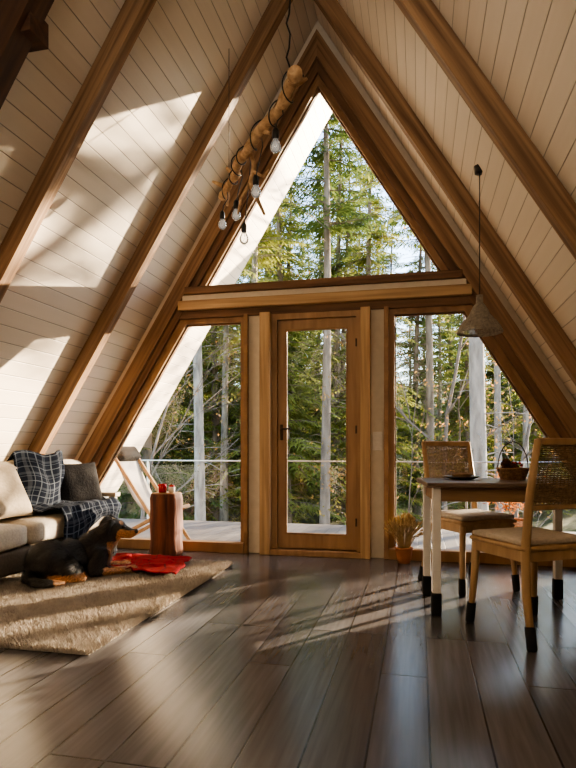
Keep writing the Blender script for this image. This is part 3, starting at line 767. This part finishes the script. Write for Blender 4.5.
def broad(seed,h,r,leafn=4,levels=5,spread=.6,leaf=.05):
    rnd=random.Random(seed); tv=[];tf=[];V=[];F=[]
    def rec(p,d,Ln,rad,lev):
        n=4; pts=[p];rs=[rad]; q=p.copy();dd=d.copy()
        for i in range(n):
            dd=(dd+Vector((rnd.uniform(-1,1),rnd.uniform(-1,1),rnd.uniform(-.3,.6)))*.14).normalized(); q=q+dd*Ln/n; pts.append(q.copy()); rs.append(rad*(1-.4*(i+1)/n))
        tube_geo(pts,rs,max(3,7-levels+lev),False,tv,tf)
        if lev<=1:
            for k in range(leafn):
                c=pts[rnd.randint(1,n)]+Vector((rnd.uniform(-1,1),rnd.uniform(-1,1),rnd.uniform(-1,.4)))*.12
                a=Vector((rnd.uniform(-1,1),rnd.uniform(-1,1),rnd.uniform(-1,1))).normalized(); b=a.cross(Vector((rnd.random(),rnd.random(),rnd.random()))).normalized()
                kx=len(V); V.extend([c-a*leaf,c+b*leaf*.5,c+a*leaf,c-b*leaf*.5]); F.append((kx,kx+1,kx+2,kx+3))
        if lev==0: return
        for k in range(3):
            j=rnd.randint(2,n)
            nd=(dd+Vector((rnd.uniform(-1,1),rnd.uniform(-1,1),rnd.uniform(-.4,.5)))*spread*1.5).normalized()
            rec(pts[j],nd,Ln*rnd.uniform(.55,.75),rs[j]*.62,lev-1)
        if lev>=levels-1: rec(pts[-1],dd,Ln*.8,rs[-1]*.9,lev-1)
    rec(Vector((0,0,0)),Vector((0,0,1)),h*.36,r,levels)
    return (tv,tf),(V,F)
wp=empty('wicker_planter',(1.86,1.75,DKZ),0,'round orange-brown wicker planter with rusty foliage on the deck','planter')
M_owick=grainmat('orange wicker',(.30,.11,.04),(.55,.26,.10),(40,40,60),.7,.4)
v=[];f=[]
for i in range(14):
    z=.01+i*.018; r=.15+.05*math.sin(i/13*2.2)
    tube_geo([((r+(.005 if (k+i)%2 else -.004))*math.cos(2*math.pi*k/36),(r+(.005 if (k+i)%2 else -.004))*math.sin(2*math.pi*k/36),z) for k in range(37)],.010,5,False,v,f)
mobj('basket_body',v,f,M_owick,wp,True)
g=broad(21,.75,.008,leafn=4,levels=4,leaf=.022,spread=.7)
mobj('twigs',[Vector(p)+Vector((0,0,.1)) for p in g[0][0]],g[0][1],M_twig,wp); o=mobj('foliage',[Vector(p)+Vector((0,0,.1)) for p in g[1][0]],g[1][1],leafmat('rusty leaves',(.40,.12,.04),(.60,.24,.08),.4,8),wp); o["kind"]="stuff"

def mkmesh(nm,g):
    me=bpy.data.meshes.new(nm); me.from_pydata([tuple(p) for p in g[0]],[],g[1]); return me
kinds=[]
def reg(kn,g,tm,lm,label):
    t=mkmesh('trunk',g[0]); t.materials.append(tm); t.polygons.foreach_set('use_smooth',[True]*len(t.polygons))
    l=mkmesh('foliage',g[1]); l.materials.append(lm)
    kinds.append((kn,t,l,label))
reg('spruce_tree',conifer(1,15,.17,.06,2.4,280),M_trunk,M_nee,'tall dense green spruce standing in the forest')
reg('spruce_tree',conifer(2,13,.15,.04,2.5,260),M_trunk,M_nee2,'bright green spruce, coloured as if sunlit, with drooping boughs')
reg('pine_tree',conifer(3,18,.15,.50,2.3,120,droop=.1),M_trunk,M_nee,'tall pine with a bare trunk and high crown')
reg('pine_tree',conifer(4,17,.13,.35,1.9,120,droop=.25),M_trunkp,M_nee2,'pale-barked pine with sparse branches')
reg('birch_tree',broad(5,11,.08,leafn=1,leaf=.04),M_twig,M_leaf,'thin bare birch with a few rusty leaves')
reg('young_tree',broad(6,5.5,.026,leafn=2,levels=4,leaf=.035),M_twig,M_leaf,'young twiggy tree with rust-coloured leaves')
reg('birch_tree',broad(9,12,.08,leafn=5,leaf=.06),M_twig,M_leaf,'leafy birch with yellow-brown autumn leaves')
def tree(k,x,y,s=1,rz=None):
    kn,t,l,label=kinds[k]
    e=empty(kn,(x,y,gz(x,y)),random.uniform(0,6.28) if rz is None else rz,label,'tree'); e["group"]="forest trees outside the cabin"; e.scale=(s,s,s)
    a=bpy.data.objects.new('trunk',t); link(a); a.parent=e
    b=bpy.data.objects.new('foliage',l); link(b); b.parent=e
def corridor(x,y): return -5.4<x-.77*y<6
rnd=random.Random(11)
placed=[]
hero=[(3,1.86,4.9,1.15,0),(3,-3.66,6.6,1.0,1),(3,-3.1,8.6,.9),(1,-2.9,11.5,1.05),(0,-6.4,9.6,1.0),(1,-.6,13.5,1.05),(0,-8.8,9.2,1.0),(5,2.5,5.6,.9),(5,.7,6.4,.9),(4,1.5,9.0,.9),(4,3.0,9.6,.8),(2,1.2,13.5,1.0),(3,3.0,11.5,.9),(0,-11,13,1.1),(2,-1.4,9.0,.9),(4,-5.0,6.2,.7),
 (1,2.6,18,.85),(1,-5.9,14,1.1),(3,-5.0,12,1.0),(2,-2.0,16,1.0),(1,-1.9,16.5,1.05),(0,.8,16,.85),(0,4.2,21,.85),(0,-4.4,14.5,1.1),(0,-8.2,13,1.1)]
for h_ in hero: tree(*h_); placed.append((h_[1],h_[2]))
tries=0
while len(placed)<140 and tries<6000:
    tries+=1
    y=15+34*rnd.random()**.9; x=rnd.uniform(-.75*y-3,.42*y+2)
    if corridor(x,y): continue
    if any((x-a)**2+(y-b)**2<(2.0+y*.02)**2 for a,b in placed): continue
    right=x>-.05*y+.2
    k=rnd.choices([0,1,2,3,4],[6,5,1.5,1.2,.3] if not right else [4,4,1.5,1.5,1.0])[0]
    tree(k,x,y,rnd.uniform(.8,1.15)*(1 if not right else .8)); placed.append((x,y))
for k,x,y,s in [(3,8.6,11.6,.95),(2,10.5,12.4,.9),(4,6.4,8.6,.75),(6,9.9,13.4,1.0)]:
    tree(k,x,y,s)

# ------------------------------------------------------------------ lights
sd=Vector((-.61,-.79,-.195)).normalized()
sl=bpy.data.lights.new('sun_light','SUN'); sl.energy=44; sl.color=(1,.79,.56); sl.angle=math.radians(.5)
so_=bpy.data.objects.new('sun_light',sl); link(so_); so_.rotation_euler=sd.to_track_quat('-Z','Y').to_euler(); so_.location=(10,14,6)
al=bpy.data.lights.new('added_fill_light','AREA'); al.shape='RECTANGLE'; al.size=2.0; al.size_y=1.0; al.energy=115; al.color=(1,.91,.80)  # unseen fill light, added behind the camera to bounce brightness off the ceiling
ao=bpy.data.objects.new('added_fill_light',al); link(ao); ao.location=(0,-6.1,1.9); ao.rotation_euler=(math.radians(180),0,0)
w=bpy.data.worlds.new('sky'); S.world=w; w.use_nodes=True; nt=w.node_tree
bg=nt.nodes['Background']; sk=N(nt,'ShaderNodeTexSky'); sk.sky_type='NISHITA'; sk.sun_disc=False; sk.sun_elevation=math.radians(28); sk.sun_rotation=math.radians(38); sk.dust_density=.6
nt.links.new(sk.outputs[0],bg.inputs[0]); bg.inputs[1].default_value=.95
# ------------------------------------------------------------------ camera
cam=bpy.data.cameras.new('camera'); co=bpy.data.objects.new('camera',cam); link(co)
co.location=(.863,-5.03,.95); co.rotation_euler=(math.radians(90),0,math.radians(12.7))
cam.sensor_width=36; cam.lens=27.19; cam.shift_y=(447-384)/768; cam.clip_end=300
S.camera=co
S.view_settings.view_transform='AgX'
S.view_settings.look='AgX - Medium High Contrast'
S.view_settings.exposure=.3
